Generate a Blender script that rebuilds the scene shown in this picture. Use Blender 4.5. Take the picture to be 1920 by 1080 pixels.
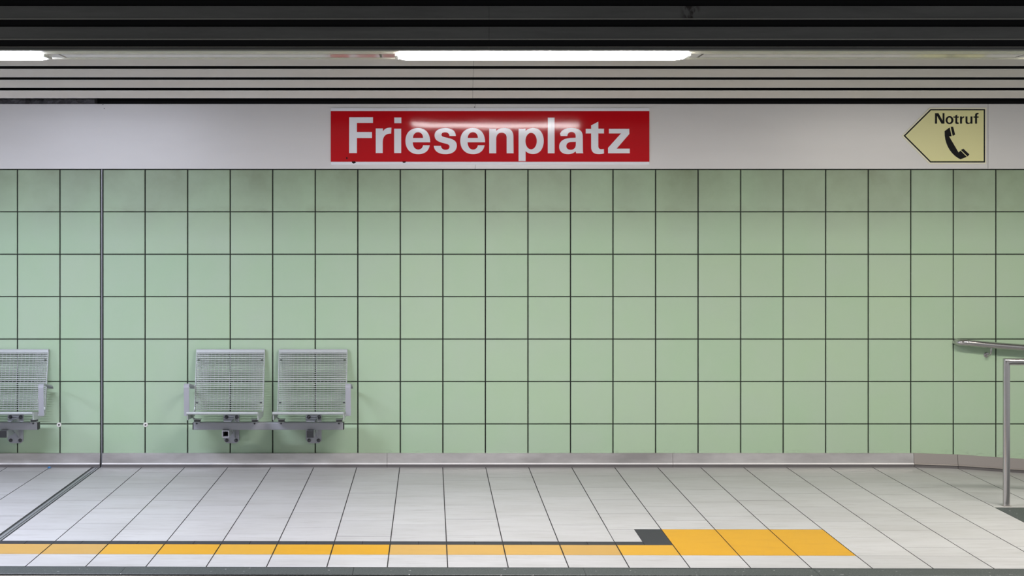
import bpy, bmesh, math, random
from mathutils import Vector, Matrix

random.seed(7)
for o in list(bpy.data.objects):
    bpy.data.objects.remove(o)
SC = bpy.context.scene
COL = SC.collection

# ------------------------------------------------------------------ camera
F = 2667.0            # focal length in pixels of the 1920 wide frame
VX, VY = 807.0, 416.0  # vanishing point of the depth lines
CAMZ = 1.721
cam = bpy.data.cameras.new('camera')
cam.sensor_width = 36.0
cam.lens = F / 1920.0 * 36.0
cam.shift_x = (960.0 - VX) / 1920.0
cam.shift_y = (VY - 540.0) / 1920.0
cam.clip_start = 0.05
camo = bpy.data.objects.new('camera', cam)
camo.location = (0, -10, CAMZ)
camo.rotation_euler = (math.radians(90), 0, 0)
COL.objects.link(camo)
SC.camera = camo

# ------------------------------------------------------------------ world, exposure
world = bpy.data.worlds.new('world')
SC.world = world
world.use_nodes = True
world.node_tree.nodes['Background'].inputs[0].default_value = (0.95, 0.97, 1.0, 1)
world.node_tree.nodes['Background'].inputs[1].default_value = 0.46
vs = SC.view_settings
vs.view_transform = 'Standard'
vs.look = 'None'
vs.gamma = 1.0
vs.exposure = 0.0
vs.use_curve_mapping = False
LAMP_POWER = 80.0
LAMP_COL = {'left': (0.80, 0.83, 1.0), 'main': (1.0, 0.955, 0.96), 'right': (1.0, 0.945, 0.86)}


def wx(x, Z=10.0):
    return (x - VX) * Z / F


def wz(y, Z=10.0):
    return CAMZ - (y - VY) * Z / F


# ------------------------------------------------------------------ materials
def mat(name, col, rough=0.5, metal=0.0, spec=0.5):
    m = bpy.data.materials.new(name)
    m.use_nodes = True
    b = m.node_tree.nodes['Principled BSDF']
    b.inputs['Base Color'].default_value = (*col, 1)
    b.inputs['Roughness'].default_value = rough
    b.inputs['Metallic'].default_value = metal
    b.inputs['Specular IOR Level'].default_value = spec
    return m


def nd(m, typ, **kw):
    n = m.node_tree.nodes.new(typ)
    for k, v in kw.items():
        setattr(n, k, v)
    return n


def lk(m, a, b):
    m.node_tree.links.new(a, b)


def noise(m, scale=(1, 1, 1), size=5.0, detail=3.0, rough=0.55):
    tc = nd(m, 'ShaderNodeTexCoord')
    mp = nd(m, 'ShaderNodeMapping')
    mp.inputs['Scale'].default_value = scale
    lk(m, tc.outputs['Object'], mp.inputs['Vector'])
    n = nd(m, 'ShaderNodeTexNoise')
    n.inputs['Scale'].default_value = size
    n.inputs['Detail'].default_value = detail
    n.inputs['Roughness'].default_value = rough
    lk(m, mp.outputs['Vector'], n.inputs['Vector'])
    return n


def mrange(m, val, a, b, c, d):
    r = nd(m, 'ShaderNodeMapRange')
    r.inputs['From Min'].default_value = a
    r.inputs['From Max'].default_value = b
    r.inputs['To Min'].default_value = c
    r.inputs['To Max'].default_value = d
    lk(m, val, r.inputs['Value'])
    return r.outputs['Result']


def math_(m, op, a, b=None):
    n = nd(m, 'ShaderNodeMath', operation=op)
    for i, v in enumerate((a, b)):
        if v is None:
            continue
        if isinstance(v, (int, float)):
            n.inputs[i].default_value = v
        else:
            lk(m, v, n.inputs[i])
    return n.outputs[0]


def mixc(m, fac, a, b, mode='MIX'):
    n = nd(m, 'ShaderNodeMix', data_type='RGBA', blend_type=mode)
    if isinstance(fac, (int, float)):
        n.inputs[0].default_value = fac
    else:
        lk(m, fac, n.inputs[0])
    for i, v in ((6, a), (7, b)):
        if isinstance(v, tuple):
            n.inputs[i].default_value = (*v, 1)
        else:
            lk(m, v, n.inputs[i])
    return n.outputs[2]


def setcol(m, sock):
    lk(m, sock, m.node_tree.nodes['Principled BSDF'].inputs['Base Color'])


def setbump(m, h, strength=0.1, dist=0.002):
    b = nd(m, 'ShaderNodeBump')
    b.inputs['Strength'].default_value = strength
    b.inputs['Distance'].default_value = dist
    lk(m, h, b.inputs['Height'])
    lk(m, b.outputs[0], m.node_tree.nodes['Principled BSDF'].inputs['Normal'])


def island(m):
    return nd(m, 'ShaderNodeNewGeometry').outputs['Random Per Island']


def objsep(m):
    tc = nd(m, 'ShaderNodeTexCoord')
    s = nd(m, 'ShaderNodeSeparateXYZ')
    lk(m, tc.outputs['Object'], s.inputs[0])
    return s.outputs


# green glazed wall tile: small tone differences between tiles, mottling, grime along joints
M_TILE = mat('green_wall_tile', (0.38, 0.52, 0.36), 0.42)
_i = island(M_TILE)
_c = mixc(M_TILE, _i, (0.388, 0.540, 0.366), (0.418, 0.556, 0.382))
_n = noise(M_TILE, (1, 1, 1), 3.0, 4.0)
_c = mixc(M_TILE, mrange(M_TILE, _n.outputs[0], 0.35, 0.7, 0.0, 0.6), _c, (0.425, 0.535, 0.41))
_n2 = noise(M_TILE, (1.2, 1, 2.2), 2.6, 5.0, 0.65)
_s = objsep(M_TILE)
# grime settles round the joint under the top course
_band = math_(M_TILE, 'MULTIPLY', mrange(M_TILE, _s[2], 1.780, 1.795, 0.0, 1.0), mrange(M_TILE, _s[2], 1.795, 1.85, 1.0, 0.0))
_g = math_(M_TILE, 'MULTIPLY', _band, mrange(M_TILE, _n2.outputs[0], 0.50, 0.75, 0.0, 0.55))
_c = mixc(M_TILE, _g, _c, (0.20, 0.20, 0.14))
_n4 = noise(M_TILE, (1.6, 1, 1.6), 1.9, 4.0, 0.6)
_top = math_(M_TILE, 'MULTIPLY', mrange(M_TILE, _s[2], 1.58, 2.08, 0.0, 1.0), mrange(M_TILE, _n4.outputs[0], 0.25, 0.75, 0.35, 1.0))  # blotchy tint, growing darker towards the top of the wall
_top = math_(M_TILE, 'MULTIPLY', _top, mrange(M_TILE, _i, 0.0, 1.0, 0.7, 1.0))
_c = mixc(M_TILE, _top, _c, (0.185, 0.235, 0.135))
_low = mrange(M_TILE, _s[2], 0.095, 0.125, 1.0, 0.0)
_n3 = noise(M_TILE, (3, 1, 8), 5.0, 4.0, 0.7)
_g2 = math_(M_TILE, 'MULTIPLY', _low, mrange(M_TILE, _n3.outputs[0], 0.52, 0.75, 0.0, 0.45))
_c = mixc(M_TILE, _g2, _c, (0.14, 0.15, 0.11))
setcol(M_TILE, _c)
M_JOINT = mat('black_tile_joint', (0.012, 0.014, 0.012), 0.8)

# enamelled light grey panels
M_PANEL = mat('light_grey_enamel', (0.66, 0.655, 0.64), 0.3)
_n = noise(M_PANEL, (0.6, 1, 2), 2.0, 3.0)
setcol(M_PANEL, mixc(M_PANEL, mrange(M_PANEL, _n.outputs[0], 0.3, 0.7, 0.0, 1.0), (0.72, 0.71, 0.695), (0.76, 0.75, 0.735)))
M_VOID = mat('black_void', (0.006, 0.006, 0.007), 0.9)
M_SLAT = mat('warm_grey_slat_paint', (0.50, 0.475, 0.44), 0.4)
_n = noise(M_SLAT, (0.5, 1, 3), 3.0, 5.0, 0.7)
setcol(M_SLAT, mixc(M_SLAT, mrange(M_SLAT, _n.outputs[0], 0.35, 0.75, 0.0, 1.0), (0.77, 0.73, 0.675), (0.70, 0.66, 0.60)))
M_DARK = mat('shaded_dark_slat_paint', (0.12, 0.12, 0.115), 0.5)  # shade of the unlit track side put into the paint colour
_s = objsep(M_DARK)
_n = noise(M_DARK, (0.5, 1, 4), 3.0, 5.0, 0.7)
_c = mixc(M_DARK, mrange(M_DARK, _n.outputs[0], 0.35, 0.75, 0.0, 1.0), (0.20, 0.20, 0.19), (0.13, 0.13, 0.125))
# one hand-sized soot smear on the upper slat
_sm = noise(M_DARK, (1, 1, 0.5), 38.0, 3.0, 0.6)
_dx = math_(M_DARK, 'ABSOLUTE', math_(M_DARK, 'SUBTRACT', _s[0], 1.305))
_m = math_(M_DARK, 'MULTIPLY', mrange(M_DARK, _dx, 0.02, 0.055, 1.0, 0.0), mrange(M_DARK, _s[2], 2.71, 2.735, 0.0, 1.0))
_m = math_(M_DARK, 'MULTIPLY', _m, mrange(M_DARK, _sm.outputs[0], 0.44, 0.56, 0.0, 1.0))
_c = mixc(M_DARK, _m, _c, (0.035, 0.028, 0.025))
setcol(M_DARK, _c)
M_TRAY = mat('cream_tray_paint', (0.74, 0.71, 0.60), 0.35)
M_MIRROR = mat('polished_tray_plate', (0.72, 0.70, 0.65), 0.16, 0.38)

# floor
M_FLOOR = mat('pale_floor_tile', (0.62, 0.62, 0.62), 0.45)
_i = island(M_FLOOR)
_c = mixc(M_FLOOR, _i, (0.44, 0.438, 0.442), (0.48, 0.478, 0.482))
_n = noise(M_FLOOR, (1.0, 3.2, 1), 1.6, 6.0, 0.62)
_c = mixc(M_FLOOR, mrange(M_FLOOR, _n.outputs[0], 0.42, 0.75, 0.0, 0.5), _c, (0.33, 0.32, 0.31))
_n2 = noise(M_FLOOR, (1.6, 12, 1), 2.4, 5.0, 0.7)
_c = mixc(M_FLOOR, mrange(M_FLOOR, _n2.outputs[0], 0.52, 0.76, 0.0, 0.6), _c, (0.27, 0.26, 0.25))
_s = objsep(M_FLOOR)
# trodden grime strip along the skirting
_n3 = noise(M_FLOOR, (1.0, 2.5, 1), 1.3, 4.0, 0.6)
_w = math_(M_FLOOR, 'MULTIPLY', mrange(M_FLOOR, _s[1], -1.0, -0.05, 0.0, 1.0), mrange(M_FLOOR, _n3.outputs[0], 0.3, 0.65, 0.2, 0.72))
_c = mixc(M_FLOOR, _w, _c, (0.31, 0.30, 0.285))
setcol(M_FLOOR, _c)
M_GROUT = mat('dark_floor_grout', (0.015, 0.015, 0.015), 0.9)
M_YEL = []   # tones of the guide line tiles
for nm, c in (('deep_yellow_tile', (0.55, 0.285, 0.006)), ('yellow_tile', (0.54, 0.295, 0.02)), ('pale_yellow_tile', (0.50, 0.30, 0.075)),
              ('sandy_yellow_tile', (0.46, 0.275, 0.07))):
    m = mat(nm, c, 0.45)
    _n = noise(m, (1, 3, 1), 4.0, 5.0, 0.65)
    setcol(m, mixc(m, mrange(m, _n.outputs[0], 0.5, 0.8, 0.0, 0.35), c, (c[0] * .75, c[1] * .72, c[2] * .7)))
    M_YEL.append(m)
M_ANTH = mat('anthracite_floor_tile', (0.032, 0.032, 0.039), 0.55, 0.0, 0.3)
M_GRAN = mat('dark_speckled_granite', (0.09, 0.1, 0.1), 0.55)
_n = noise(M_GRAN, (1, 1, 1), 160.0, 2.0, 0.5)
_n2 = noise(M_GRAN, (1, 1, 1), 45.0, 2.0, 0.5)
_c = mixc(M_GRAN, mrange(M_GRAN, _n.outputs[0], 0.4, 0.7, 0.0, 1.0), (0.035, 0.042, 0.042), (0.085, 0.095, 0.095))
_c = mixc(M_GRAN, mrange(M_GRAN, _n2.outputs[0], 0.70, 0.76, 0.0, 1.0), _c, (0.5, 0.5, 0.5))
setcol(M_GRAN, _c)
M_CONC = mat('beige_concrete', (0.62, 0.55, 0.47), 0.8)
M_KERB = mat('light_grey_kerb', (0.46, 0.45, 0.44), 0.6)
M_TRACK = mat('dark_track_bed', (0.05, 0.047, 0.043), 0.9)
M_CEIL = mat('dark_ceiling_concrete', (0.03, 0.03, 0.03), 0.9)
M_ALU = mat('aluminium_profile', (0.30, 0.31, 0.33), 0.45, 0.5)
M_RUBBER = mat('black_rubber', (0.018, 0.018, 0.02), 0.6)

# steel
M_STEEL = mat('brushed_stainless_steel', (0.60, 0.58, 0.57), 0.36, 0.72)
_n = noise(M_STEEL, (0.8, 1, 60), 3.0, 4.0, 0.6)
_n2 = noise(M_STEEL, (0.55, 1, 1.6), 2.0, 5.0, 0.65)
_c = mixc(M_STEEL, mrange(M_STEEL, _n2.outputs[0], 0.35, 0.7, 0.0, 1.0), (0.74, 0.72, 0.71), (0.40, 0.38, 0.375))
setcol(M_STEEL, _c)
lk(M_STEEL, mrange(M_STEEL, _n.outputs[0], 0.3, 0.7, 0.28, 0.45), M_STEEL.node_tree.nodes['Principled BSDF'].inputs['Roughness'])
M_LIP = mat('steel_lip_highlight', (0.86, 0.84, 0.83), 0.4, 0.2)  # pale colour paints the highlight along the skirting lip
M_STEEL_DULL = mat('dull_brown_steel', (0.40, 0.365, 0.345), 0.45, 0.6)
M_KICK = mat('dark_steel_kick', (0.16, 0.15, 0.15), 0.5, 0.3)  # set-back foot of the skirting, darker than the face above
M_EDGE = mat('slat_edge_highlight', (0.93, 0.92, 0.89), 0.4)  # light caught by the rolled slat edge, put into a pale colour
M_EDGE_LIT = mat('lit_slat_edge', (0.50, 0.49, 0.44), 0.5)  # bottom edge lit from below, painted as a lighter grey
M_TUBE = mat('satin_steel_tube', (0.52, 0.505, 0.50), 0.24, 0.95)
M_SEAT = mat('silver_grey_powder_coat', (0.46, 0.49, 0.49), 0.38, 0.25)
M_WIRE = mat('silver_grey_wire', (0.46, 0.48, 0.475), 0.4, 0.25)
M_BEAM = mat('grey_painted_steel', (0.38, 0.39, 0.425), 0.45, 0.15)
M_BOLT = mat('dark_bolt_steel', (0.10, 0.10, 0.11), 0.3, 0.8)
M_CAP = mat('black_plastic_cap', (0.02, 0.021, 0.023), 0.5)

# signs
M_RED = mat('glossy_red_film', (0.56, 0.008, 0.014), 0.06)
_n = noise(M_RED, (0.7, 1, 1.2), 2.2, 1.0, 0.4)
setbump(M_RED, _n.outputs[0], 0.035, 0.05)
M_RED.node_tree.nodes['Principled BSDF'].inputs['Specular IOR Level'].default_value = 0.16
M_LET = mat('glossy_white_film', (0.91, 0.92, 0.97), 0.10, 0.0, 0.3)
M_SIGNY = mat('pale_yellow_luminous_film', (0.84, 0.815, 0.39), 0.4)
M_SIGNW = mat('cream_sign_edge', (0.90, 0.87, 0.68), 0.4)
M_BLACK = mat('black_sign_film', (0.005, 0.005, 0.006), 0.5, 0.0, 0.15)
M_WHITE = mat('white_plastic', (0.75, 0.74, 0.70), 0.4)
M_BLUE = mat('blue_plastic_wrapper', (0.03, 0.16, 0.36), 0.35)
M_WOOL = mat('grey_mineral_wool', (0.17, 0.165, 0.175), 0.95)


def lamp_mat(name, col):
    m = bpy.data.materials.new(name)
    m.use_nodes = True
    nt = m.node_tree
    nt.nodes.remove(nt.nodes['Principled BSDF'])
    e = nt.nodes.new('ShaderNodeEmission')
    e.inputs[0].default_value = (*col, 1)
    e.inputs[1].default_value = LAMP_POWER * (1.28 if name.endswith('left') else 1.0)
    nt.links.new(e.outputs[0], nt.nodes['Material Output'].inputs[0])
    return m


M_LAMP = {k: lamp_mat('lit_diffuser_' + k, c) for k, c in LAMP_COL.items()}


# ------------------------------------------------------------------ mesh helpers
class MB:
    """collects shapes into one mesh"""

    def __init__(self):
        self.v, self.f, self.mi = [], [], []
        self.mats = []

    def m(self, mt):
        if mt not in self.mats:
            self.mats.append(mt)
        return self.mats.index(mt)

    def add(self, vs, fs, mt):
        o = len(self.v)
        self.v += [tuple(p) for p in vs]
        k = self.m(mt)
        for f in fs:
            self.f.append(tuple(i + o for i in f))
            self.mi.append(k)

    def box(self, a, b, mt):
        (x0, y0, z0), (x1, y1, z1) = a, b
        vs = [(x0, y0, z0), (x1, y0, z0), (x1, y1, z0), (x0, y1, z0), (x0, y0, z1), (x1, y0, z1), (x1, y1, z1), (x0, y1, z1)]
        self.add(vs, [(0, 3, 2, 1), (4, 5, 6, 7), (0, 1, 5, 4), (1, 2, 6, 5), (2, 3, 7, 6), (3, 0, 4, 7)], mt)

    def rbox(self, a, b, mt, r=0.003):
        """box whose 12 edges are chamfered"""
        bm = bmesh.new()
        (x0, y0, z0), (x1, y1, z1) = a, b
        bmesh.ops.create_cube(bm, size=1.0)
        for v in bm.verts:
            v.co = ((x0 + x1) / 2 + v.co.x * (x1 - x0), (y0 + y1) / 2 + v.co.y * (y1 - y0), (z0 + z1) / 2 + v.co.z * (z1 - z0))
        bmesh.ops.bevel(bm, geom=bm.edges[:], offset=r, segments=2, affect='EDGES', profile=0.5)
        bm.verts.index_update()
        self.add([v.co[:] for v in bm.verts], [[v.index for v in f.verts] for f in bm.faces], mt)
        bm.free()

    def extrude_profile(self, prof, x0, x1, mt, zf=None, alt=None):
        """closed profile of (y, z) pulled along X"""
        n = len(prof)
        vs = [(x0, y, z + (zf(x0) if zf else 0)) for y, z in prof] + [(x1, y, z + (zf(x1) if zf else 0)) for y, z in prof]
        fs = [(i, (i + 1) % n, n + (i + 1) % n, n + i) for i in range(n)]
        fs += [tuple(range(n - 1, -1, -1)), tuple(range(n, 2 * n))]
        self.add(vs, fs, mt)
        if alt:                       # {profile edge: material}
            k0 = len(self.mi) - len(fs)
            for i, am in alt.items():
                self.mi[k0 + i] = self.m(am)

    def tube(self, pts, r, mt, n=12, caps=True, radii=None):
        pts = [Vector(p) for p in pts]
        rings = []
        up = None
        for i, p in enumerate(pts):
            if i == 0:
                d = pts[1] - p
            elif i == len(pts) - 1:
                d = p - pts[i - 1]
            else:
                d = (pts[i + 1] - p).normalized() + (p - pts[i - 1]).normalized()
            d.normalize()
            if up is None:
                up = Vector((0, 0, 1)) if abs(d.z) < 0.9 else Vector((0, 1, 0))
            s = d.cross(up).normalized()
            up = s.cross(d).normalized()
            rr = radii[i] if radii else r
            k = 1.0
            if 0 < i < len(pts) - 1:
                c = d.dot((p - pts[i - 1]).normalized())
                k = 1.0 / max(0.5, c)
            # stretch ring across the mitre
            ring = []
            bend = None
            if k > 1.001:
                bend = ((pts[i + 1] - p).normalized() - (p - pts[i - 1]).normalized()).normalized()
            for j in range(n):
                a = 2 * math.pi * j / n
                w = s * math.cos(a) * rr + up * math.sin(a) * rr
                if bend is not None:
                    w += bend * (w.dot(bend)) * (k - 1)
                ring.append(p + w)
            rings.append(ring)
        vs = [q for ring in rings for q in ring]
        fs = []
        for i in range(len(rings) - 1):
            for j in range(n):
                fs.append((i * n + j, i * n + (j + 1) % n, (i + 1) * n + (j + 1) % n, (i + 1) * n + j))
        if caps:
            fs.append(tuple(range(n - 1, -1, -1)))
            fs.append(tuple((len(rings) - 1) * n + j for j in range(n)))
        self.add(vs, fs, mt)

    def lathe_y(self, c, prof, mt, n=20):
        """profile of (radius, y) revolved round the Y axis through c, closed at both ends"""
        vs, fs = [], []
        for r, y in prof:
            for j in range(n):
                a = 2 * math.pi * j / n
                vs.append((c[0] + r * math.cos(a), c[1] + y, c[2] + r * math.sin(a)))
        for i in range(len(prof) - 1):
            for j in range(n):
                fs.append((i * n + j, i * n + (j + 1) % n, (i + 1) * n + (j + 1) % n, (i + 1) * n + j))
        fs.append(tuple(range(n - 1, -1, -1)))
        fs.append(tuple((len(prof) - 1) * n + j for j in range(n)))
        self.add(vs, fs, mt)

    def build(self, name, parent=None, smooth=False, loc=None):
        me = bpy.data.meshes.new(name)
        me.from_pydata(self.v, [], self.f)
        for mt in self.mats:
            me.materials.append(mt)
        me.polygons.foreach_set('material_index', self.mi)
        bm = bmesh.new()
        bm.from_mesh(me)
        bmesh.ops.recalc_face_normals(bm, faces=bm.faces[:])
        bm.to_mesh(me)
        bm.free()
        if smooth:
            me.polygons.foreach_set('use_smooth', [True] * len(me.polygons))
            try:
                me.set_sharp_from_angle(angle=math.radians(38))
            except Exception:
                pass
        me.update()
        o = bpy.data.objects.new(name, me)
        COL.objects.link(o)
        if parent:
            o.parent = parent
            o.matrix_parent_inverse = Matrix.Identity(4)
            p = parent
            off = Vector((0, 0, 0))
            while p:
                off += p.location
                p = p.parent
            if off.length > 0:          # shapes are written in world space; keep them there
                me.transform(Matrix.Translation(-off))
        return o


def struct(o):
    o['kind'] = 'structure'
    return o


def tag(o, label, cat, group=None):
    o['label'] = label
    o['category'] = cat
    if group:
        o['group'] = group
    return o


def empty(name, loc, label, cat, group=None):
    o = bpy.data.objects.new(name, None)
    o.location = loc
    o.empty_display_size = 0.1
    COL.objects.link(o)
    return tag(o, label, cat, group)


# ------------------------------------------------------------------ layout numbers
X0, X1 = -7.2, 6.2           # modelled stretch of the platform
TP = 0.299                   # wall tile pitch
ROW0 = 0.300                 # a wall joint height
TOPZ = 2.090                 # top of the tiles
WJ = wx(191)                 # expansion joint in the wall
FP, FX = 0.3013, 0.0862      # floor column pitch and origin
RAMPX = FX + 11 * FP


def ramp_z(x):
    if x <= RAMPX:
        return 0.0
    if x <= 3.70:
        return -0.010 * (x - RAMPX) / (3.70 - RAMPX)
    return -0.010 - 0.068 * (x - 3.70)


def skew(y, x):
    return y * (1 + 0.0034 * (x - 0.3))


# ------------------------------------------------------------------ wall
w = MB()
w.box((X0, 0.004, -0.6), (X1, 0.30, TOPZ + 0.002), M_JOINT)


def wall_tile(x0, x1, z0, z1, g=0.0042, gz=0.0035, t=0.010, bv=0.0024):
    a0, a1, b0, b1 = x0 + g, x1 - g, z0 + gz, z1 - gz
    f = -0.004
    dz = random.uniform(-0.0006, 0.0006)
    vs = [(a0, t, b0), (a1, t, b0), (a1, t, b1), (a0, t, b1),
          (a0, f + bv + dz, b0), (a1, f + bv + dz, b0), (a1, f + bv + dz, b1), (a0, f + bv + dz, b1),
          (a0 + bv, f + dz, b0 + bv), (a1 - bv, f + dz, b0 + bv), (a1 - bv, f + dz, b1 - bv), (a0 + bv, f + dz, b1 - bv)]
    fs = []
    for k in (0, 4):
        for i in range(4):
            fs.append((k + i, k + (i + 1) % 4, k + 4 + (i + 1) % 4, k + 4 + i))
    fs.append((8, 9, 10, 11))
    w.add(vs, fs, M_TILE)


xr = wx(272.2)
cols = []
k = 0
cols.append((WJ + 0.008, xr))
while xr + k * TP < X1:
    cols.append((xr + k * TP, xr + (k + 1) * TP))
    k += 1
xl = wx(112.6)
cols.append((xl, WJ - 0.008))
k = 0
while xl - k * TP > X0:
    cols.append((xl - (k + 1) * TP, xl - k * TP))
    k += 1
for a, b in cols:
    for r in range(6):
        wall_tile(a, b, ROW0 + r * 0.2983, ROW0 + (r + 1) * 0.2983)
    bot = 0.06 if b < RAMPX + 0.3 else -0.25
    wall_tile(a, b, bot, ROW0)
# enamel band above the tiles
seams = [wx(891) - 6.0, wx(891), wx(1852), wx(1852) + 3.6]
bz0, bz1 = TOPZ + 0.003, wz(195)
for a, b in zip(seams[:-1], seams[1:]):
    w.rbox((a + 0.0008, -0.008, bz0), (b - 0.0008, 0.02, bz1), M_PANEL, 0.0018)
w.box((X0, 0.012, bz0), (X1, 0.30, bz1 - 0.001), M_JOINT)
for hx, hy in ((193.5, 196.5), (196, 203.5), (889.5, 201)):
    w.lathe_y((wx(hx), -0.0085, wz(hy)), [(0.0032, 0.001), (0.0032, 0.0)], M_VOID, 10)
struct(w.build('wall_back'))
# dark cavity above the band
c = MB()
c.box((X0, 0.14, bz1 - 0.001), (X1, 0.30, 3.25), M_VOID)
struct(c.build('wall_cavity'))
# expansion joint running up the tiles
t = MB()
t.rbox((WJ - 0.0035, -0.004, 0.0), (WJ + 0.0035, 0.006, TOPZ), M_ALU, 0.001)
struct(t.build('trim_1'))

# ------------------------------------------------------------------ skirting
PROF = [(0.006, 0.097), (-0.014, 0.097), (-0.016, 0.095), (-0.024, 0.030), (-0.0325, 0.0262), (-0.0345, 0.0235), (-0.034, 0.0205), (-0.0285, 0.0175), (-0.0285, -0.002), (0.006, -0.002)]
KICK = {6: M_KICK, 7: M_KICK}
LIP = {3: M_LIP, 4: M_LIP, 5: M_LIP, 6: M_KICK, 7: M_KICK}
s = MB()
for a, b in ((X0, wx(189)), (wx(192.5), wx(726)), (wx(726), wx(1260.5)), (wx(1260.5), wx(1711.5))):
    s.extrude_profile(PROF, a + 0.001, b - 0.001, M_STEEL, alt=LIP)
struct(s.build('baseboard_back'))
s = MB()
for a, b in ((wx(1711.5), 3.70), (3.70, 5.70)):
    s.extrude_profile(PROF, a + 0.0015, b - 0.0015, M_STEEL_DULL, ramp_z, KICK)
struct(s.build('baseboard_right'))

# ------------------------------------------------------------------ floor
fl = MB()
SY, DY, YY, EY, GY = -2.342, -2.419, -2.650, -2.917, -3.056
BIGY = -2.03
DJ0, DJ1 = wx(174.5), wx(189.5)
# bedding under the tiles
gv = []
NB = 24
for i in range(NB + 1):
    x = X0 + (RAMPX - X0) * i / NB
    gv.append((x, skew(EY, x) - 0.0, -0.004))
fl.add([(X0, 0.1, -0.004), (RAMPX, 0.1, -0.004), (RAMPX, skew(EY, RAMPX), -0.004), (X0, skew(EY, X0), -0.004)], [(0, 3, 2, 1)], M_GROUT)
fl.add([(RAMPX, 0.1, -0.004), (3.7, 0.1, -0.014), (X1, 0.1, ramp_z(X1) - 0.004), (X1, -1.405, ramp_z(X1) - 0.004), (3.7, -1.405, -0.014), (RAMPX, -1.405, -0.004)],
       [(0, 1, 4, 5), (1, 2, 3, 4)], M_GROUT)
fl.add([(RAMPX, -1.42, -0.008), (X1, -1.42, -0.008), (X1, skew(EY, X1), -0.008), (RAMPX, skew(EY, RAMPX), -0.008)], [(0, 3, 2, 1)], M_GROUT)
fl.box((X0, EY + 0.08, -0.5), (RAMPX, 0.1, -0.012), M_CONC)
fl.box((RAMPX, EY + 0.08, -0.5), (X1, -1.42, -0.012), M_CONC)


def slab(x0, x1, ya, yb, mt, gx=0.0027, gy=0.0008, zf=lambda x: 0.0):
    """tile with its top at floor level; ya is nearer the wall"""
    x0, x1, ya, yb = x0 + gx, x1 - gx, ya - gy, yb + gy
    if x1 - x0 < 0.01 or ya - yb < 0.004:
        return
    gy2 = random.choice((0.0, 0.0, 0.0003, 0.0008, 0.0016)) if mt is M_FLOOR else 0.0
    yb += gy2
    q4 = [(x0, ya), (x1, ya), (x1, yb), (x0, yb)]
    vs = [(x, skew(y, x), zf(x)) for x, y in q4] + [(x, skew(y, x), zf(x) - 0.007) for x, y in q4]
    fl.add(vs[:4], [(0, 1, 2, 3)], mt)
    fl.add(vs, [(i, 4 + i, 4 + (i + 1) % 4, (i + 1) % 4) for i in range(4)], M_GROUT)


PH = {-8: -.393, -7: -.647, -6: -.393, -5: -.556, -4: -.492, -3: -.342, -2: -.56, -1: -.676, 0: -.526, 1: -.427, 2: -.671, 3: -.779, 4: -.558,
      5: -.432, 6: -.382, 7: -.567, 8: -.387, 9: -.602, 10: -.364}
RP = 0.4150


def column(x0, x1, k, yend, zf=lambda x: 0.0, merge=0.0):
    ph = PH.get(k, -random.uniform(0.2, 0.6))
    y = 0.03
    nxt = ph
    while nxt + RP < -0.03:
        nxt += RP
    while y > yend + 0.001:
        e = max(nxt, yend)
        if e - yend < 0.03:
            e = yend
        slab(x0, x1, y, e, M_FLOOR, zf=zf)
        y = e
        nxt -= RP


def col_x(k):
    return FX + k * FP


for k in range(-8, 11):
    a, b = col_x(k), col_x(k + 1)
    if k == -8:
        a = DJ1
    yend = SY if k < 3 else BIGY if 4 <= k < 7 else EY
    if k < 3:
        column(a, b, k, SY)
    elif k == 3:
        xm = 1.1416
        column(a, b, k, BIGY)
        slab(a, xm, BIGY, SY, M_FLOOR, gx=0.0014)
    elif k < 7:
        column(a, b, k, BIGY)
    else:
        column(a, b, k, YY if k < 9 else EY)
        if k < 9:
            slab(a, b, YY, EY, M_FLOOR)
# left of the expansion joint
xa = wx(96)
PHL = [-.45, -.62, -.30, -.52, -.40, -.66, -.36, -.5, -.6, -.3, -.4, -.55, -.35, -.6, -.42, -.5]
left_cols = [(xa, DJ0)] + [(xa - (i + 1) * FP, xa - i * FP) for i in range(15)]
for i, (a, b) in enumerate(left_cols):
    PH[100 + i] = PHL[i]
    column(a, b, 100 + i, SY)
# the guide line: anthracite edge, yellow tiles, white tiles
x = X0
n = 0
while x < 1.1416 - 0.01:
    b = 1.1416 - FP / 2 * round((1.1416 - x) / (FP / 2) - 1)
    slab(b - FP / 2, b, SY, DY, M_ANTH, gx=0.0012, gy=0.0005)
    x = b
slab(1.1416, col_x(4), BIGY, SY, M_ANTH, gx=0.001, gy=0.0003)
slab(1.1416, col_x(4), SY, DY, M_ANTH, gx=0.001, gy=0.0003)
YI = {3: 1, 2: 3, 1: 2, 0: 2, -1: 2, -2: 0, -3: 0, -4: 1, -5: 0, -6: 1, -7: 3, -8: 3, -9: 3}
for k in range(-24, 4):
    a, b = col_x(k), col_x(k + 1)
    slab(a, b, DY, YY, M_YEL[YI.get(k, 1)], gx=0.0032, gy=0.0012)
    slab(a, b, YY, EY, M_FLOOR, gx=0.0028)
for k in range(4, 7):
    a, b = col_x(k), col_x(k + 1)
    slab(a, b, BIGY, YY, M_YEL[0])
    slab(a, b, YY, EY, M_FLOOR)
# ramp tiles going down to the right
for k in range(11, 20):
    a, b = col_x(k), min(col_x(k + 1), X1)
    ph = {11: -.52, 12: -.30, 13: -.45}.get(k, -.4)
    ys = [0.03, ph, ph - RP, ph - 2 * RP, -1.405]
    for ya, yb in zip(ys[:-1], ys[1:]):
        if ya > yb > -1.41:
            slab(a, b, ya, max(yb, -1.405), M_FLOOR, zf=ramp_z)
fl.rbox((RAMPX + 0.002, -1.4235, -0.4), (X1, -1.406, 0.0005), M_KERB, 0.001)
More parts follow.
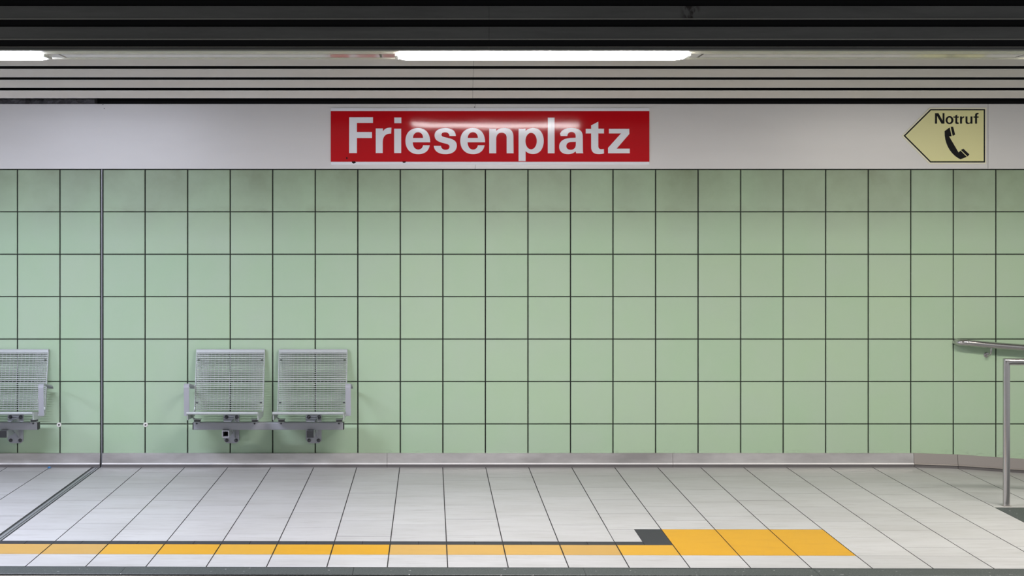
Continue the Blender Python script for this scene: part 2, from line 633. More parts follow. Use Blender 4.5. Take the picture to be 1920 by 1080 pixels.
# dark granite beside the ramp
for i in range(5):
    a = RAMPX + 0.004 + i * 0.6
    fl.rbox((a, skew(EY, a) + 0.004, -0.03), (min(a + 0.598, X1), -1.4245, -0.001), M_GRAN, 0.0015)
# granite kerb at the platform edge
for i in range(12):
    a = X0 - 0.02 + i * 1.14
    b = min(a + 1.138, X1)
    vs = []
    for xx in (a, b):
        vs += [(xx, skew(EY, xx) - 0.002, -0.001), (xx, skew(GY, xx) + 0.004, -0.001), (xx, skew(GY, xx), -0.004), (xx, skew(GY, xx), -0.011), (xx, skew(EY, xx) - 0.002, -0.011)]
    fl.add(vs, [(0, 1, 6, 5), (1, 2, 7, 6), (2, 3, 8, 7), (3, 4, 9, 8), (4, 0, 5, 9), (4, 3, 2, 1, 0), (5, 6, 7, 8, 9)], M_GRAN)
struct(fl.build('floor'))
e = MB()
e.add([(X0, skew(GY, X0) - 0.006, -0.0115), (X1, skew(GY, X1) - 0.006, -0.0115), (X1, -2.88, -0.0115), (X0, -2.88, -0.0115), (X0, skew(GY, X0) - 0.006, -1.1), (X1, skew(GY, X1) - 0.006, -1.1), (X1, -2.88, -1.1), (X0, -2.88, -1.1)],
      [(0, 1, 2, 3), (7, 6, 5, 4), (0, 4, 5, 1), (1, 5, 6, 2), (2, 6, 7, 3), (3, 7, 4, 0)], M_CONC)
struct(e.build('platform_edge'))
e = MB()
e.box((X0, -10.6, -1.2), (X1, -3.0, -1.1), M_TRACK)
struct(e.build('ground'))
# expansion joint across the floor
j = MB()
ww = DJ1 - DJ0


def jstrip(a, b, z, mt):
    j.add([(a, 0.0, z), (b, 0.0, z), (b, skew(EY, b), z), (a, skew(EY, a), z), (a, 0.0, z - 0.01), (b, 0.0, z - 0.01), (b, skew(EY, b), z - 0.01), (a, skew(EY, a), z - 0.01)],
          [(0, 3, 2, 1), (4, 5, 6, 7), (0, 1, 5, 4), (1, 2, 6, 5), (2, 3, 7, 6), (3, 0, 4, 7)], mt)


jstrip(DJ0 + 0.002, DJ0 + 0.016, 0.0006, M_RUBBER)
jstrip(DJ0 + 0.016, DJ0 + 0.034, 0.001, M_ALU)
jstrip(DJ0 + 0.034, DJ0 + 0.040, -0.002, M_RUBBER)
jstrip(DJ0 + 0.040, DJ0 + 0.050, 0.001, M_ALU)
jstrip(DJ0 + 0.050, DJ1 - 0.001, -0.001, M_RUBBER)
struct(j.build('trim_2'))

# ------------------------------------------------------------------ ceiling
cl = MB()
cl.box((X0, -11.5, 3.2), (X1, 0.3, 3.3), M_CEIL)
struct(cl.build('ceiling'))


def cove(y):
    Z = 9.90 - 0.22 * (184 - y) / 73.0
    return Vector((Z - 10.0, CAMZ + (VY - y) * Z / F))      # (Y, z)


tn = 3
SEAM = wx(887, 9.8)
for yb, yt in ((184.0, 170.0), (164.6, 150.0), (144.8, 129.6), (123.6, 108.0)):
    b, tpt = cove(yb), cove(yt)
    d = (tpt - b).normalized()
    nrm = Vector((-d.y, d.x))          # towards the platform
    if nrm.y > 0:
        nrm = -nrm
    back = -nrm * 0.004
    pr = [b + back, b, b + d * 0.0025, tpt - d * 0.0042, tpt, tpt + back]
    sl = MB()
    for a, e_ in ((X0, SEAM - 0.0008), (SEAM + 0.0008, X1)):
        sl.extrude_profile([(p.x, p.y) for p in pr], a, e_, M_SLAT, alt={3: M_EDGE, 1: M_EDGE})
    struct(sl.build('trim_%d' % tn))
    tn += 1
# dark slats facing the track
ZF = 7.13
for yb, yt in ((36.8, 11.0), (74.8, 50.0), (-1.2, -27.0), (95.2, 88.0)):
    z0, z1 = wz(yb, ZF), wz(yt, ZF)
    Y = ZF - 10
    lip = 0.022 if yb != 95.2 else 0.004
    pr = [(Y - lip * 0.4, z0), (Y - lip * 0.4, z0 + 0.004), (Y, z0 + 0.007), (Y + 0.004, z1), (Y + 0.03, z1), (Y + 0.03, z1 - 0.003), (Y + 0.012, z1 - 0.003), (Y + 0.012, z0)]
    sl = MB()
    SM = wx(917, ZF)
    for a, e_ in ((X0, SM - 0.0006), (SM + 0.0006, X1)):
        sl.extrude_profile(pr, a, e_, M_DARK, alt={0: M_EDGE_LIT, 1: M_EDGE_LIT})
    struct(sl.build('trim_%d' % tn))
    tn += 1
bk = MB()
bk.box((X0, ZF - 10 + 0.05, 2.60), (X1, ZF - 10 + 0.06, 3.2), M_VOID)
struct(bk.build('trim_%d' % tn))
tn += 1

# lamp tray
TZ = CAMZ + 0.860
tr = MB()


def strip(za, zb, mt, dz=0.0, x0=X0, x1=X1, th=0.02):
    tr.box((x0, za - 10, TZ + dz), (x1, zb - 10, TZ + dz + th), mt)


strip(7.145, 7.196, M_TRAY)
strip(7.206, 7.288, M_TRAY)
strip(7.452, 7.484, M_TRAY)
strip(7.492, 7.535, M_TRAY)
gaps = [-6.90, -5.205, -1.905 - 1.655, -1.905, -0.257, 1.398, 3.056, 4.71, X1]
for a, b in zip(gaps[:-1], gaps[1:]):
    strip(7.300, 7.441, M_MIRROR, 0.0, max(a, X0) + 0.006, b - 0.006)
tr.box((X0, 7.146 - 10, TZ + 0.018), (X1, 7.534 - 10, TZ + 0.06), M_VOID)
struct(tr.build('trim_%d' % tn))


def lamp(xa, xb, key, label):
    r = empty('ceiling_lamp', ((xa + xb) / 2, 7.335 - 10, TZ), label, 'lamp', 'fluorescent lamps in the ceiling tray')
    zc, hw, dp = 7.335 - 10, 0.125, 0.019
    N = 14
    sec = [(zc - hw * math.cos(math.pi * i / N), -dp * math.sin(math.pi * i / N) ** 0.6 if 0 < i < N else 0.0) for i in range(N + 1)]
    m = MB()
    xs = [(xa + 0.002, 0.55), (xa + 0.02, 0.85), (xa + 0.045, 1.0), (xb - 0.045, 1.0), (xb - 0.02, 0.85), (xb - 0.002, 0.55)]
    vs = []
    for x, kx in xs:
        for y, z in sec:
            vs.append((x, zc + (y - zc) * (0.8 + 0.2 * kx), TZ - 0.001 + z * kx))
    n = N + 1
    fs = []
    for i in range(len(xs) - 1):
        for q in range(N):
            fs.append((i * n + q, i * n + q + 1, (i + 1) * n + q + 1, (i + 1) * n + q))
        fs.append((i * n, (i + 1) * n, (i + 1) * n + N, i * n + N))
    fs.append(tuple(range(N + 1)))
    fs.append(tuple((len(xs) - 1) * n + q for q in range(N + 1)))
    m.add(vs, fs, M_LAMP[key])
    m.build('diffuser', r, smooth=True)
    for x, sg in ((xa, -1), (xb, 1)):
        c = MB()
        xo = x + sg * 0.016
        c.rbox((min(x, xo), zc - hw * 0.55, TZ - 0.013), (max(x, xo), zc + hw * 0.75, TZ - 0.001), M_WHITE, 0.002)
        c.build('end_cap', r)
    return r


lamp(-0.165, 1.315, 'main', 'lit fluorescent lamp in the ceiling tray above the red station sign')
lamp(-3.485, -1.99, 'left', 'lit fluorescent lamp cut off by the left edge of the photo, above the left bench')
lamp(-6.80, -5.31, 'left', 'lit fluorescent lamp out of view beyond the left bench, farthest left of the row')
lamp(3.15, 4.64, 'right', 'lit fluorescent lamp out of view right of the yellow arrow sign')

# grey wool showing in the dark slot above the band, far left
iw = MB()
rng = random.Random(3)
NX, NZ = 46, 5
xa, xb = wx(-60), wx(174)
vs = []
for i in range(NX + 1):
    for q in range(NZ + 1):
        x = xa + (xb - xa) * i / NX
        z = bz1 - 0.004 + 0.075 * q / NZ
        bump = 0.016 * math.sin(i * 0.9 + q) + rng.uniform(-0.012, 0.012)
        dip = 0.05 if 20 < i < 27 else 0.0
        vs.append((x, 0.06 + bump + dip, z))
fs = [(i * (NZ + 1) + q, (i + 1) * (NZ + 1) + q, (i + 1) * (NZ + 1) + q + 1, i * (NZ + 1) + q + 1) for i in range(NX) for q in range(NZ)]
o = len(vs)
vs += [(v[0], 0.135, v[2]) for v in vs]
fs += [tuple(o + q for q in reversed(f)) for f in fs]
rim = [i * (NZ + 1) for i in range(NX + 1)] + [NX * (NZ + 1) + q for q in range(1, NZ + 1)] + [i * (NZ + 1) + NZ for i in range(NX - 1, -1, -1)] + [q for q in range(NZ - 1, 0, -1)]
fs += [(rim[i], rim[(i + 1) % len(rim)], o + rim[(i + 1) % len(rim)], o + rim[i]) for i in range(len(rim))]
iw.add(vs, fs, M_WOOL)
tag(iw.build('insulation_mat'), 'crumpled grey insulation in the dark slot above the white band at far left', 'insulation')


# ------------------------------------------------------------------ lettering
def parse(path, ox, oy, sc):
    """'M x y L x y C ... Z' in crop pixels -> polygon contours in photo pixels"""
    out, cur = [], []
    tk = path.split()
    i = 0
    while i < len(tk):
        c = tk[i]
        i += 1
        if c in 'ML':
            p = (float(tk[i]), float(tk[i + 1]))
            i += 2
            cur.append(p)
        elif c == 'C':
            q = [float(v) for v in tk[i:i + 6]]
            i += 6
            p0 = cur[-1]
            for s_ in range(1, 11):
                u = s_ / 10
                a, b, c2, d = (1 - u) ** 3, 3 * u * (1 - u) ** 2, 3 * u * u * (1 - u), u ** 3
                cur.append((a * p0[0] + b * q[0] + c2 * q[2] + d * q[4], a * p0[1] + b * q[1] + c2 * q[3] + d * q[5]))
        elif c == 'E':          # ellipse cx cy rx ry
            q = [float(v) for v in tk[i:i + 4]]
            i += 4
            cur = [(q[0] + q[2] * math.cos(2 * math.pi * s_ / 36), q[1] + q[3] * math.sin(2 * math.pi * s_ / 36)) for s_ in range(36)]
        elif c == 'Z':
            clean = []
            for p in cur:
                if not clean or (abs(p[0] - clean[-1][0]) + abs(p[1] - clean[-1][1])) > 0.01:
                    clean.append(p)
            if abs(clean[0][0] - clean[-1][0]) + abs(clean[0][1] - clean[-1][1]) < 0.01:
                clean.pop()
            out.append([(ox + p[0] / sc, oy + p[1] / sc) for p in clean])
            cur = []
    return out


def flat_shape(name, contours, yfront, depth, mt, parent):
    """filled outline standing on the wall plane, front face at Y = yfront"""
    cu = bpy.data.curves.new('outline', 'CURVE')
    cu.dimensions = '2D'
    cu.fill_mode = 'BOTH'
    cu.extrude = depth / 2
    Z = 10 + yfront
    for ct in contours:
        sp = cu.splines.new('POLY')
        sp.points.add(len(ct) - 1)
        for p, (x, y) in zip(sp.points, ct):
            p.co = (wx(x, Z), wz(y, Z), 0, 1)
        sp.use_cyclic_u = True
    tmp = bpy.data.objects.new('outline', cu)
    COL.objects.link(tmp)
    dg = bpy.context.evaluated_depsgraph_get()
    dg.update()
    me = bpy.data.meshes.new_from_object(tmp.evaluated_get(dg))
    bpy.data.objects.remove(tmp)
    bpy.data.curves.remove(cu)
    me.name = name
    me.transform(Matrix(((1, 0, 0, 0), (0, 0, -1, yfront + depth / 2), (0, 1, 0, 0), (0, 0, 0, 1))))
    me.transform(Matrix.Translation(-parent.location))
    me.materials.clear()
    me.materials.append(mt)
    o = bpy.data.objects.new(name, me)
    COL.objects.link(o)
    o.parent = parent
    return o


E_ = 'M 612 668 L 258 668 C 262 760 305 815 370 815 C 420 815 455 785 468 728 L 602 728 C 585 840 500 908 370 908 C 210 908 110 800 110 640 C 110 480 210 378 365 378 C 520 378 615 490 612 668 Z M 262 580 L 468 580 C 465 505 425 463 365 463 C 305 463 265 510 262 580 Z'
FRI = [
    (640, 'M 160 160 L 640 160 L 640 275 L 315 275 L 315 460 L 620 460 L 620 580 L 315 580 L 315 885 L 158 885 Z'),
    (640, 'M 697 388 L 842 388 L 842 450 C 870 395 925 365 1015 372 L 1008 490 C 880 490 838 560 838 680 L 838 885 L 697 885 Z'),
    (640, 'M 1072 165 L 1215 165 L 1215 280 L 1072 280 Z M 1070 392 L 1212 392 L 1212 885 L 1070 885 Z'),
    (750, E_),
    (750, 'M 1003 540 L 1130 540 C 1130 440 1050 378 920 378 C 790 378 700 435 700 525 C 700 615 760 650 850 675 C 950 703 1003 705 1003 755 C 1003 800 970 820 920 820 C 870 820 835 790 828 738 L 685 738 C 690 840 775 908 920 908 C 1065 908 1150 840 1150 735 C 1150 640 1080 605 980 582 C 890 560 840 555 840 515 C 840 480 870 465 915 465 C 965 465 997 490 1003 540 Z'),
    (852.8, E_),
    (850, 'M 727 392 L 868 392 L 868 440 C 905 395 960 378 1040 378 C 1150 378 1217 440 1217 550 L 1220 890 L 1080 890 L 1080 580 C 1080 505 1040 472 980 472 C 910 472 875 515 868 590 L 868 890 L 727 890 Z'),
    (960, 'M 133 392 L 275 392 L 275 440 C 310 400 365 378 430 378 C 560 378 642 480 642 635 C 642 800 560 905 430 905 C 360 905 315 885 275 845 L 275 1048 L 133 1048 Z E 387 643 115 168 Z'),
    (960, 'M 725 168 L 862 168 L 862 890 L 725 890 Z'),
    (960, 'M 1120 540 L 985 540 L 972 495 C 1000 420 1080 378 1200 378 C 1350 378 1432 430 1432 545 L 1435 820 C 1435 860 1437 880 1442 890 L 1302 890 C 1296 880 1291 865 1290 848 C 1250 890 1195 908 1135 908 C 1020 908 955 850 955 755 C 955 650 1040 590 1180 580 L 1290 575 L 1290 550 C 1290 490 1260 458 1203 458 C 1150 458 1128 490 1120 540 Z M 1293 658 L 1215 660 C 1140 662 1100 690 1100 745 C 1100 790 1135 820 1190 820 C 1260 820 1293 775 1293 700 Z'),
    (1070, 'M 560 250 L 560 392 L 675 392 L 675 488 L 560 488 L 560 740 C 560 790 585 808 625 808 L 672 803 L 675 893 C 640 903 610 907 570 907 C 465 907 415 860 415 760 L 415 488 L 305 488 L 305 395 L 415 395 L 415 325 Z'),
    (1070, 'M 775 395 L 1187 395 L 1187 500 L 930 797 L 1197 797 L 1197 890 L 757 890 L 757 780 L 1020 488 L 775 488 Z'),
]
SYF = -0.0155
sg = empty('station_sign', (wx(918), -0.008, wz(309)), 'red station name sign with white letters on the white band above the green tiles', 'sign')
b = MB()
b.box((wx(620.5), -0.0145, wz(303.5)), (wx(1217), -0.0079, wz(208.5)), M_RED)
b.build('red_panel', sg)
for ya, yb in ((203, 208.4), (303.6, 309)):
    b = MB()
    b.rbox((wx(620.5), -0.0148, wz(yb)), (wx(1217), -0.0079, wz(ya)), M_LET, 0.0006)
    b.build('white_edge', sg)
for ox, path in FRI:
    flat_shape('letter', parse(path, ox, 205, 10.8), -0.0153, 0.0012, M_LET, sg)
for pts in ([(648.5, 296), (650.5, 294), (652, 297), (650, 298.5)], [(659, 303), (666, 302.5), (667.5, 305), (663, 307), (660.5, 305.5)],
            [(754, 303), (761.5, 302.5), (760, 305), (756, 305.3)]):
    flat_shape('scuff_mark', [pts], -0.0152, 0.0008, M_BLACK, sg)['label'] = 'dark scuff mark'

ar = empty('arrow_sign', (wx(1772), -0.008, wz(307)), 'pale yellow arrow sign with black handset pointing left on the white band', 'sign')


def q72(pts):
    return [(1660 + x / 7.2, 180 + y / 7.2) for x, y in pts]


flat_shape('panel', [q72([(600, 157), (1366, 157), (1362, 915), (597, 917), (222, 537)])], -0.0125, 0.0046, M_SIGNW, ar)
flat_shape('border', [q72([(609, 177), (1346, 177), (1346, 898), (607, 898), (246, 537)])], -0.0131, 0.001, M_BLACK, ar)
flat_shape('yellow_field', [q72([(617, 194), (1328, 194), (1328, 881), (615, 881), (272, 537)])], -0.0137, 0.001, M_SIGNY, ar)
NOT = [
    (1745, 30.86, 'M 250 220 L 450 220 L 690 650 L 690 220 L 800 220 L 800 830 L 625 830 L 370 385 L 370 830 L 250 830 Z'),
    (1745, 30.86, 'E 1090 625 230 235 Z E 1085 625 108 150 Z'),
    (1790, 30.86, 'M 150 305 L 150 415 L 240 415 L 240 485 L 150 485 L 150 690 C 150 740 170 765 205 765 L 240 763 L 240 835 C 215 845 180 850 150 850 C 70 850 35 815 35 745 L 35 485 L -75 485 L -75 415 L 35 415 L 35 350 Z'),
    (1790, 30.86, 'M 310 412 L 425 412 L 425 470 C 450 425 490 408 550 408 L 545 490 C 460 490 425 530 425 610 L 425 830 L 310 830 Z'),
    (1790, 30.86, 'M 625 412 L 740 412 L 740 690 C 740 750 770 780 825 780 C 880 780 915 750 915 680 L 915 412 L 1030 412 L 1030 830 L 915 830 L 915 790 C 880 830 830 850 775 850 C 680 850 625 800 625 710 Z'),
    (1790, 30.86, 'M 1385 210 L 1385 285 C 1320 280 1295 300 1295 350 L 1295 412 L 1385 412 L 1385 485 L 1295 485 L 1295 830 L 1178 830 L 1178 485 L 1090 485 L 1090 412 L 1178 412 L 1178 345 C 1178 250 1240 205 1330 205 Z'),
]
for ox, sc_, path in NOT:
    flat_shape('letter', parse(path, ox, 205, sc_), -0.0141, 0.0006, M_BLACK, ar)
flat_shape('handset_symbol', parse('M 385 365 L 425 545 L 375 548 L 565 872 L 605 835 L 732 962 L 605 1012 C 450 950 270 740 282 440 Z M 405 352 L 455 352 L 497 512 L 447 540 Z M 612 822 L 663 797 L 785 912 L 748 955 Z', 1745, 205, 10.8), -0.0141, 0.0006, M_BLACK, ar)

# ------------------------------------------------------------------ benches
BL = -1.640            # left edge of the left seat
SW, SP = 0.480, 0.578  # seat width, seat pitch
bench = empty('wall_bench', (BL + SP / 2 + SW / 2, 0, 0.17), 'two-seat grey wire bench on the tiled wall right of the expansion joint', 'bench', 'wire mesh wall benches')
BACK0, BACK1 = (-0.128, 0.412), (-0.034, 0.826)
SEATF, SEATB = (-0.418, 0.432), (-0.150, 0.404)


def wire_panel(x0, x1, a, b, nh, parent, name):
    """woven wire panel between two lower/upper (y, z) lines"""
    m = MB()
    av, bv = Vector(a), Vector(b)
    d = (bv - av)
    L = d.length
    d.normalize()
    n = Vector((-d.y, d.x))
    if n.y < 0:
        n = -n
    hh, dp = 0.0021, 0.0095       # half height and depth of the flat cross bars
    for i in range(nh):
        t_ = (i + 0.5) / nh
        p = av + (bv - av) * t_
        pr = [p - d * hh, p + d * hh, p + d * hh - n * dp, p - d * hh - n * dp]
        m.extrude_profile([(q.x, q.y) for q in pr], x0, x1, M_WIRE)
    edge = 0.085
    xs = [x0 + 0.006 + i * 0.0108 for i in range(8)] + [x1 - 0.006 - i * 0.0108 for i in range(8)]
    inner0, inner1 = x0 + edge + 0.015, x1 - edge - 0.015
    xs += [inner0 + (inner1 - inner0) * i / 10 for i in range(11)]
    e0, e1 = av - n * 0.0035, bv - n * 0.0035
    e2, e3 = av - n * 0.0085, bv - n * 0.0085
    for x in xs:
        w2 = 0.0011
        vs = [(x - w2, e0.x, e0.y), (x + w2, e0.x, e0.y), (x + w2, e1.x, e1.y), (x - w2, e1.x, e1.y),
              (x - w2, e2.x, e2.y), (x + w2, e2.x, e2.y), (x + w2, e3.x, e3.y), (x - w2, e3.x, e3.y)]
        m.add(vs, [(0, 1, 2, 3), (7, 6, 5, 4), (0, 4, 5, 1), (1, 5, 6, 2), (2, 6, 7, 3), (3, 7, 4, 0)], M_WIRE)
    return m.build(name, parent)


def seat(x0):
    x1 = x0 + SW
    f = MB()
    # side flats following the bend of seat and back
    line = [(-0.418, 0.437), (-0.30, 0.424), (-0.165, 0.409), (-0.145, 0.410), (-0.130, 0.418), (-0.122, 0.436), (-0.034, 0.828)]
    low = [(-0.414, 0.385), (-0.30, 0.378), (-0.165, 0.372), (-0.125, 0.378), (-0.104, 0.392), (-0.096, 0.424), (-0.010, 0.824)]
    for xa, xb in ((x0, x0 + 0.005), (x1 - 0.005, x1)):
        n = len(line)
        vs = [(xa, *p) for p in line] + [(xa, *p) for p in low] + [(xb, *p) for p in line] + [(xb, *p) for p in low]
        fs = []
        for i in range(n - 1):
            fs.append((i, i + 1, n + i + 1, n + i))
            fs.append((2 * n + i, 3 * n + i, 3 * n + i + 1, 2 * n + i + 1))
            fs.append((i, 2 * n + i, 2 * n + i + 1, i + 1))
            fs.append((n + i, n + i + 1, 3 * n + i + 1, 3 * n + i))
        fs.append((0, n, 3 * n, 2 * n))
        fs.append((n - 1, 3 * n - 1, 4 * n - 1, 2 * n - 1))
        f.add(vs, fs, M_SEAT)
    # top flat of the back
    d = (Vector(BACK1) - Vector(BACK0)).normalized()
    tb = Vector((-0.034, 0.828))
    lo = tb - d * 0.024
    f.extrude_profile([(tb.x, tb.y), (tb.x - 0.002, tb.y - 0.003), (lo.x - 0.001, lo.y), (lo.x + 0.003, lo.y), (tb.x + 0.022, tb.y - 0.004), (tb.x + 0.022, tb.y)], x0, x1, M_SEAT)
    # rear stiffeners behind the wire
    for zz in (0.755, 0.465):
        tt = (zz - BACK0[1]) / (BACK1[1] - BACK0[1])
        yy = BACK0[0] + (BACK1[0] - BACK0[0]) * tt
        for xb_ in (x0 + 0.018, x1 - 0.018):
            f.rbox((xb_ - 0.007, yy - 0.004, zz - 0.003), (xb_ + 0.007, yy + 0.008, zz + 0.003), M_BOLT, 0.001)
    so = f.build('seat', bench)
    wire_panel(x0 + 0.006, x1 - 0.006, BACK0, (lo.x + 0.002, lo.y), 28, so, 'backrest_mesh')
    wire_panel(x0 + 0.006, x1 - 0.006, SEATB, SEATF, 19, so, 'seat_mesh')
    fr = MB()
    fr.tube([(x0 - 0.002, -0.420, 0.432), (x1 - 0.004, -0.420, 0.432)], 0.0095, M_SEAT, 14)
    fr.build('front_edge', so, smooth=True)
    # clamps that hold the seat on the beam
    for xc, sgn in ((x0 + 0.040, -1), (x1 - 0.044, 1)):
        c_ = MB()
        c_.rbox((xc - 0.022, -0.262, 0.3465), (xc + 0.022, -0.205, 0.353), M_SEAT, 0.0015)
        c_.rbox((xc - 0.020, -0.258, 0.353), (xc + 0.020, -0.210, 0.363), M_RUBBER, 0.002)
        c_.rbox((xc - 0.024, -0.262, 0.363), (xc + 0.024, -0.205, 0.368), M_SEAT, 0.0015)
        xo = x0 + 0.005 if sgn < 0 else x1 - 0.005
        pts = [(xc + sgn * 0.018, 0.366), (xc + sgn * 0.030, 0.372), (xo - sgn * 0.002, 0.395)]
        for (xa, za), (xb, zb) in zip(pts[:-1], pts[1:]):
            c_.add([(xa, -0.255, za), (xb, -0.255, zb), (xb, -0.215, zb), (xa, -0.215, za), (xa, -0.255, za + 0.005), (xb, -0.255, zb + 0.005), (xb, -0.215, zb + 0.005), (xa, -0.215, za + 0.005)],
                   [(0, 1, 2, 3), (4, 7, 6, 5), (0, 4, 5, 1), (1, 5, 6, 2), (2, 6, 7, 3), (3, 7, 4, 0)], M_SEAT)
        c_.lathe_y((xc, -0.262, 0.3405), [(0.001, -0.004), (0.006, -0.003), (0.0065, 0.0), (0.0065, 0.002)], M_BOLT, 10)
        c_.build('clamp', so)
    return so


for i in range(2):
    seat(BL + i * SP)
bm_ = MB()
bxa, bxb = -1.629, -0.592
bm_.rbox((bxa + 0.006, -0.262, 0.2968), (bxb - 0.006, -0.212, 0.3465), M_BEAM, 0.004)
bm_.build('beam', bench)
for xa, xb in ((bxa, bxa + 0.006), (bxb - 0.006, bxb)):
    c_ = MB()
    c_.rbox((xa, -0.2615, 0.2975), (xb, -0.2125, 0.3458), M_CAP, 0.002)
    c_.build('end_cap', bench)['label'] = 'black plastic end cap'
for i in range(2):
    px = -1.451 + i * SP
    pw = 0.1085
    p_ = MB()
    # plate with chamfered lower corners
    out = [(px, 0.367), (px + pw, 0.367), (px + pw, 0.186), (px + pw - 0.016, 0.168), (px + 0.020, 0.168), (px, 0.192)]
    n = len(out)
    vs = [(x, -0.020, z) for x, z in out] + [(x, -0.0045, z) for x, z in out]
    p_.add(vs, [tuple(range(n)), tuple(range(2 * n - 1, n - 1, -1))] + [(q, n + q, n + (q + 1) % n, (q + 1) % n) for q in range(n)], M_BEAM)
    # web plate standing out from the wall
    wxp = px + 0.078
    web = [(-0.020, 0.355), (-0.206, 0.345), (-0.206, 0.2968), (-0.105, 0.250), (-0.020, 0.205)]
    vs = [(wxp, y, z) for y, z in web] + [(wxp + 0.006, y, z) for y, z in web]
    n = len(web)
    p_.add(vs, [tuple(range(n)), tuple(range(2 * n - 1, n - 1, -1))] + [(q, n + q, n + (q + 1) % n, (q + 1) % n) for q in range(n)], M_BEAM)
    pl = p_.build('wall_bracket', bench)
    # square arm under the beam, open at the front
    a_ = MB()
    ax0, ax1, az0, az1 = px + 0.030, px + 0.076, 0.2505, 0.2965
    w_ = 0.004
    a_.box((ax0, -0.300, az0), (ax1, -0.020, az0 + w_), M_BEAM)
    a_.box((ax0, -0.300, az1 - w_), (ax1, -0.020, az1), M_BEAM)
    a_.box((ax0, -0.300, az0 + w_), (ax0 + w_, -0.020, az1 - w_), M_BEAM)
    a_.box((ax1 - w_, -0.300, az0 + w_), (ax1, -0.020, az1 - w_), M_BEAM)
    a_.box((ax0 + w_, -0.21, az0 + w_), (ax1 - w_, -0.20, az1 - w_), M_VOID)
    ao = a_.build('arm', pl)
    if i == 1:
        c_ = MB()
        c_.rbox((ax0 - 0.001, -0.306, az0 - 0.001), (ax1 + 0.001, -0.3, az1 + 0.001), M_CAP, 0.002)
        c_.build('arm_cap', pl)['label'] = 'black plastic cap closing the arm'
    for bx, bz in ((px + 0.020, 0.352), (px + 0.092, 0.352), (px + 0.022, 0.188), (px + 0.088, 0.188)):
        q = MB()
        q.lathe_y((bx, -0.020, bz), [(0.0135, 0.0), (0.0135, -0.003), (0.0095, -0.0035), (0.0095, -0.011), (0.006, -0.014), (0.001, -0.015)], M_BOLT, 12)
        q.build('bolt', pl, smooth=True)


def armrest(xo, sgn):
    """bent flat bar; xo is the side of the seat, sgn the outward direction"""
    wd = 0.036
    xa, xb = (xo - 0.040, xo - 0.004) if sgn < 0 else (xo + 0.003, xo + 0.040)
    line = [(-0.300, 0.398), (-0.314, 0.592), (-0.311, 0.606), (-0.302, 0.615), (-0.288, 0.617), (-0.120, 0.588), (-0.075, 0.577), (-0.052, 0.560)]
    th = 0.007
    m = MB()
    n = len(line)
    nor = []
    for i in range(n):
        a = Vector(line[max(0, i - 1)])
        b = Vector(line[min(n - 1, i + 1)])
        d = (b - a).normalized()
        nor.append(Vector((d.y, -d.x)))
    inner = [(p[0] + q.x * th, p[1] + q.y * th) for p, q in zip(line, nor)]
    vs = [(xa, *p) for p in line] + [(xb, *p) for p in line] + [(xa, *p) for p in inner] + [(xb, *p) for p in inner]
    fs = []
    for i in range(n - 1):
        fs += [(i, i + 1, n + i + 1, n + i), (2 * n + i, 3 * n + i, 3 * n + i + 1, 2 * n + i + 1), (i, 2 * n + i, 2 * n + i + 1, i + 1), (n + i, n + i + 1, 3 * n + i + 1, 3 * n + i)]
    fs += [(0, n, 3 * n, 2 * n), (n - 1, 3 * n - 1, 4 * n - 1, 2 * n - 1)]
    m.add(vs, fs, M_BEAM)
    # lugs to the seat side and to the back
    s0, s1 = (xo - 0.006, xo + 0.001) if sgn < 0 else (xo - 0.001, xo + 0.006)
    m.rbox((s0, -0.305, 0.398), (s1, -0.283, 0.412), M_SEAT, 0.001)
    m.rbox((s0, -0.098, 0.560), (s1, -0.070, 0.584), M_SEAT, 0.001)
    return m.build('armrest', bench, smooth=False)


armrest(BL, -1)
armrest(BL + SP + SW, 1)


def copy_tree(o, parent=None):
    c_ = o.copy()
    COL.objects.link(c_)
    if parent:
        c_.parent = parent
    for ch in list(o.children):
        copy_tree(ch, c_)
    return c_


b2 = copy_tree(bench)
b2.location.x += -7 * TP
b2['label'] = 'two-seat grey wire bench cut off by the left edge of the photo'

# ------------------------------------------------------------------ rails on the right
rl = empty('handrail', (wx(1852, 9.95), 0, wz(663, 9.95)), 'sloping steel handrail fixed to the green tiles at the right edge', 'handrail')
pts = []
rx0, ry = wx(1799, 9.92), -0.078


def rail_z(x):
    return wz(642.5, 9.92) - 0.077 * (x - rx0)


for a in range(0, 91, 15):
    an = math.radians(a)
    pts.append((rx0 + 0.05 - 0.05 * math.sin(an) - 0.0, ry + 0.05 - 0.05 * math.cos(an), rail_z(rx0)))
pts = [(rx0, -0.004, rail_z(rx0))] + list(reversed(pts))
pts += [(rx0 + 0.2, ry, rail_z(rx0 + 0.2)), (5.9, ry, rail_z(5.9))]
m = MB()
m.tube(pts, 0.0225, M_TUBE, 20)
m.build('rail', rl, smooth=True)
for bxp in (wx(1852, 9.97), wx(1852, 9.97) + 1.25):
    zb = rail_z(bxp) - 0.075
    m = MB()
    m.lathe_y((bxp, -0.004, zb), [(0.019, 0.0), (0.019, -0.004), (0.016, -0.006), (0.004, -0.0065)], M_TUBE, 20)
    ps = [(bxp, -0.008, zb)]
    for a in range(0, 91, 18):
        an = math.radians(a)
        ps.append((bxp + 0.004 * a / 90, -0.048 - 0.030 * math.sin(an), zb + 0.030 * (1 - math.cos(an))))
    ps.append((bxp + 0.006, ry, rail_z(bxp) - 0.018))
    m.tube(ps, 0.0065, M_TUBE, 10)
    m.build('bracket', rl, smooth=True)

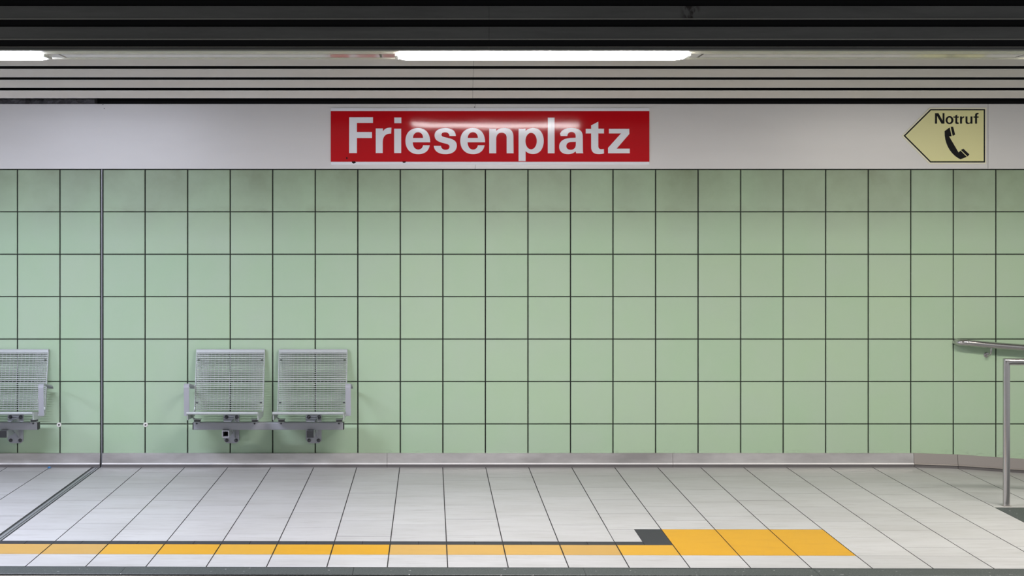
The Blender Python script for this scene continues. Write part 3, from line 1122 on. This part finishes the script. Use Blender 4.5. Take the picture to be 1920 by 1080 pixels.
px, py = 3.494, -1.372
gz = ramp_z(px)
gr = empty('guard_railing', (px, py, gz), 'steel tube railing with square corner standing at the right edge beside the ramp', 'railing')
ptz = wz(678.3, 8.628)
m = MB()
m.tube([(px, py, gz), (px, py, ptz - 0.03), (px, py, ptz), (px + 0.03, py, ptz), (px + 1.6, py, ptz)], 0.0208, M_TUBE, 24)
# second post carrying the far end, outside the frame
m.build('tube_frame', gr, smooth=True)
m = MB()
m.tube([(px + 1.6, py, ramp_z(px + 1.6) - 0.002), (px + 1.6, py, ptz)], 0.0208, M_TUBE, 24)
m.build('post', gr, smooth=True)
m = MB()
m.tube([(px, py, gz - 0.002), (px, py, gz + 0.003)], 0.028, M_STEEL_DULL, 20)
m.build('foot_collar', gr, smooth=True)

# ------------------------------------------------------------------ small things
for x, lab in ((110.3, 'white round plug in the tile joint right of the cut-off bench'), (272.7, 'white round plug in the tile joint left of the full bench')):
    m = MB()
    c0 = (wx(x, 9.99), -0.003, wz(796.7, 9.99))
    m.lathe_y(c0, [(0.0165, 0.004), (0.0165, -0.004), (0.0150, -0.006), (0.0065, -0.0065), (0.0060, -0.003), (0.001, -0.003)], M_WHITE, 20)
    m.lathe_y(c0, [(0.0055, -0.0025), (0.0055, -0.0042)], M_VOID, 12)
    tag(m.build('wall_plug', smooth=True), lab, 'plug', 'white plugs in the tile joints')
m = MB()
cx, cy = wx(92, 9.93), -0.068
pt = [(cx - 0.014, cy + 0.004, 0.002), (cx - 0.004, cy - 0.012, 0.001), (cx + 0.013, cy - 0.006, 0.003), (cx + 0.012, cy + 0.010, 0.002), (cx - 0.006, cy + 0.012, 0.001),
      (cx - 0.006, cy + 0.002, 0.012), (cx + 0.006, cy + 0.000, 0.014), (cx + 0.001, cy + 0.007, 0.010)]
m.add(pt, [(0, 1, 5), (1, 2, 6), (1, 6, 5), (2, 3, 6), (3, 7, 6), (3, 4, 7), (4, 0, 5), (4, 5, 7), (5, 6, 7), (4, 3, 2, 1, 0)], M_BLUE)
tag(m.build('wrapper'), 'small crumpled blue wrapper on the floor under the cut-off bench', 'litter')
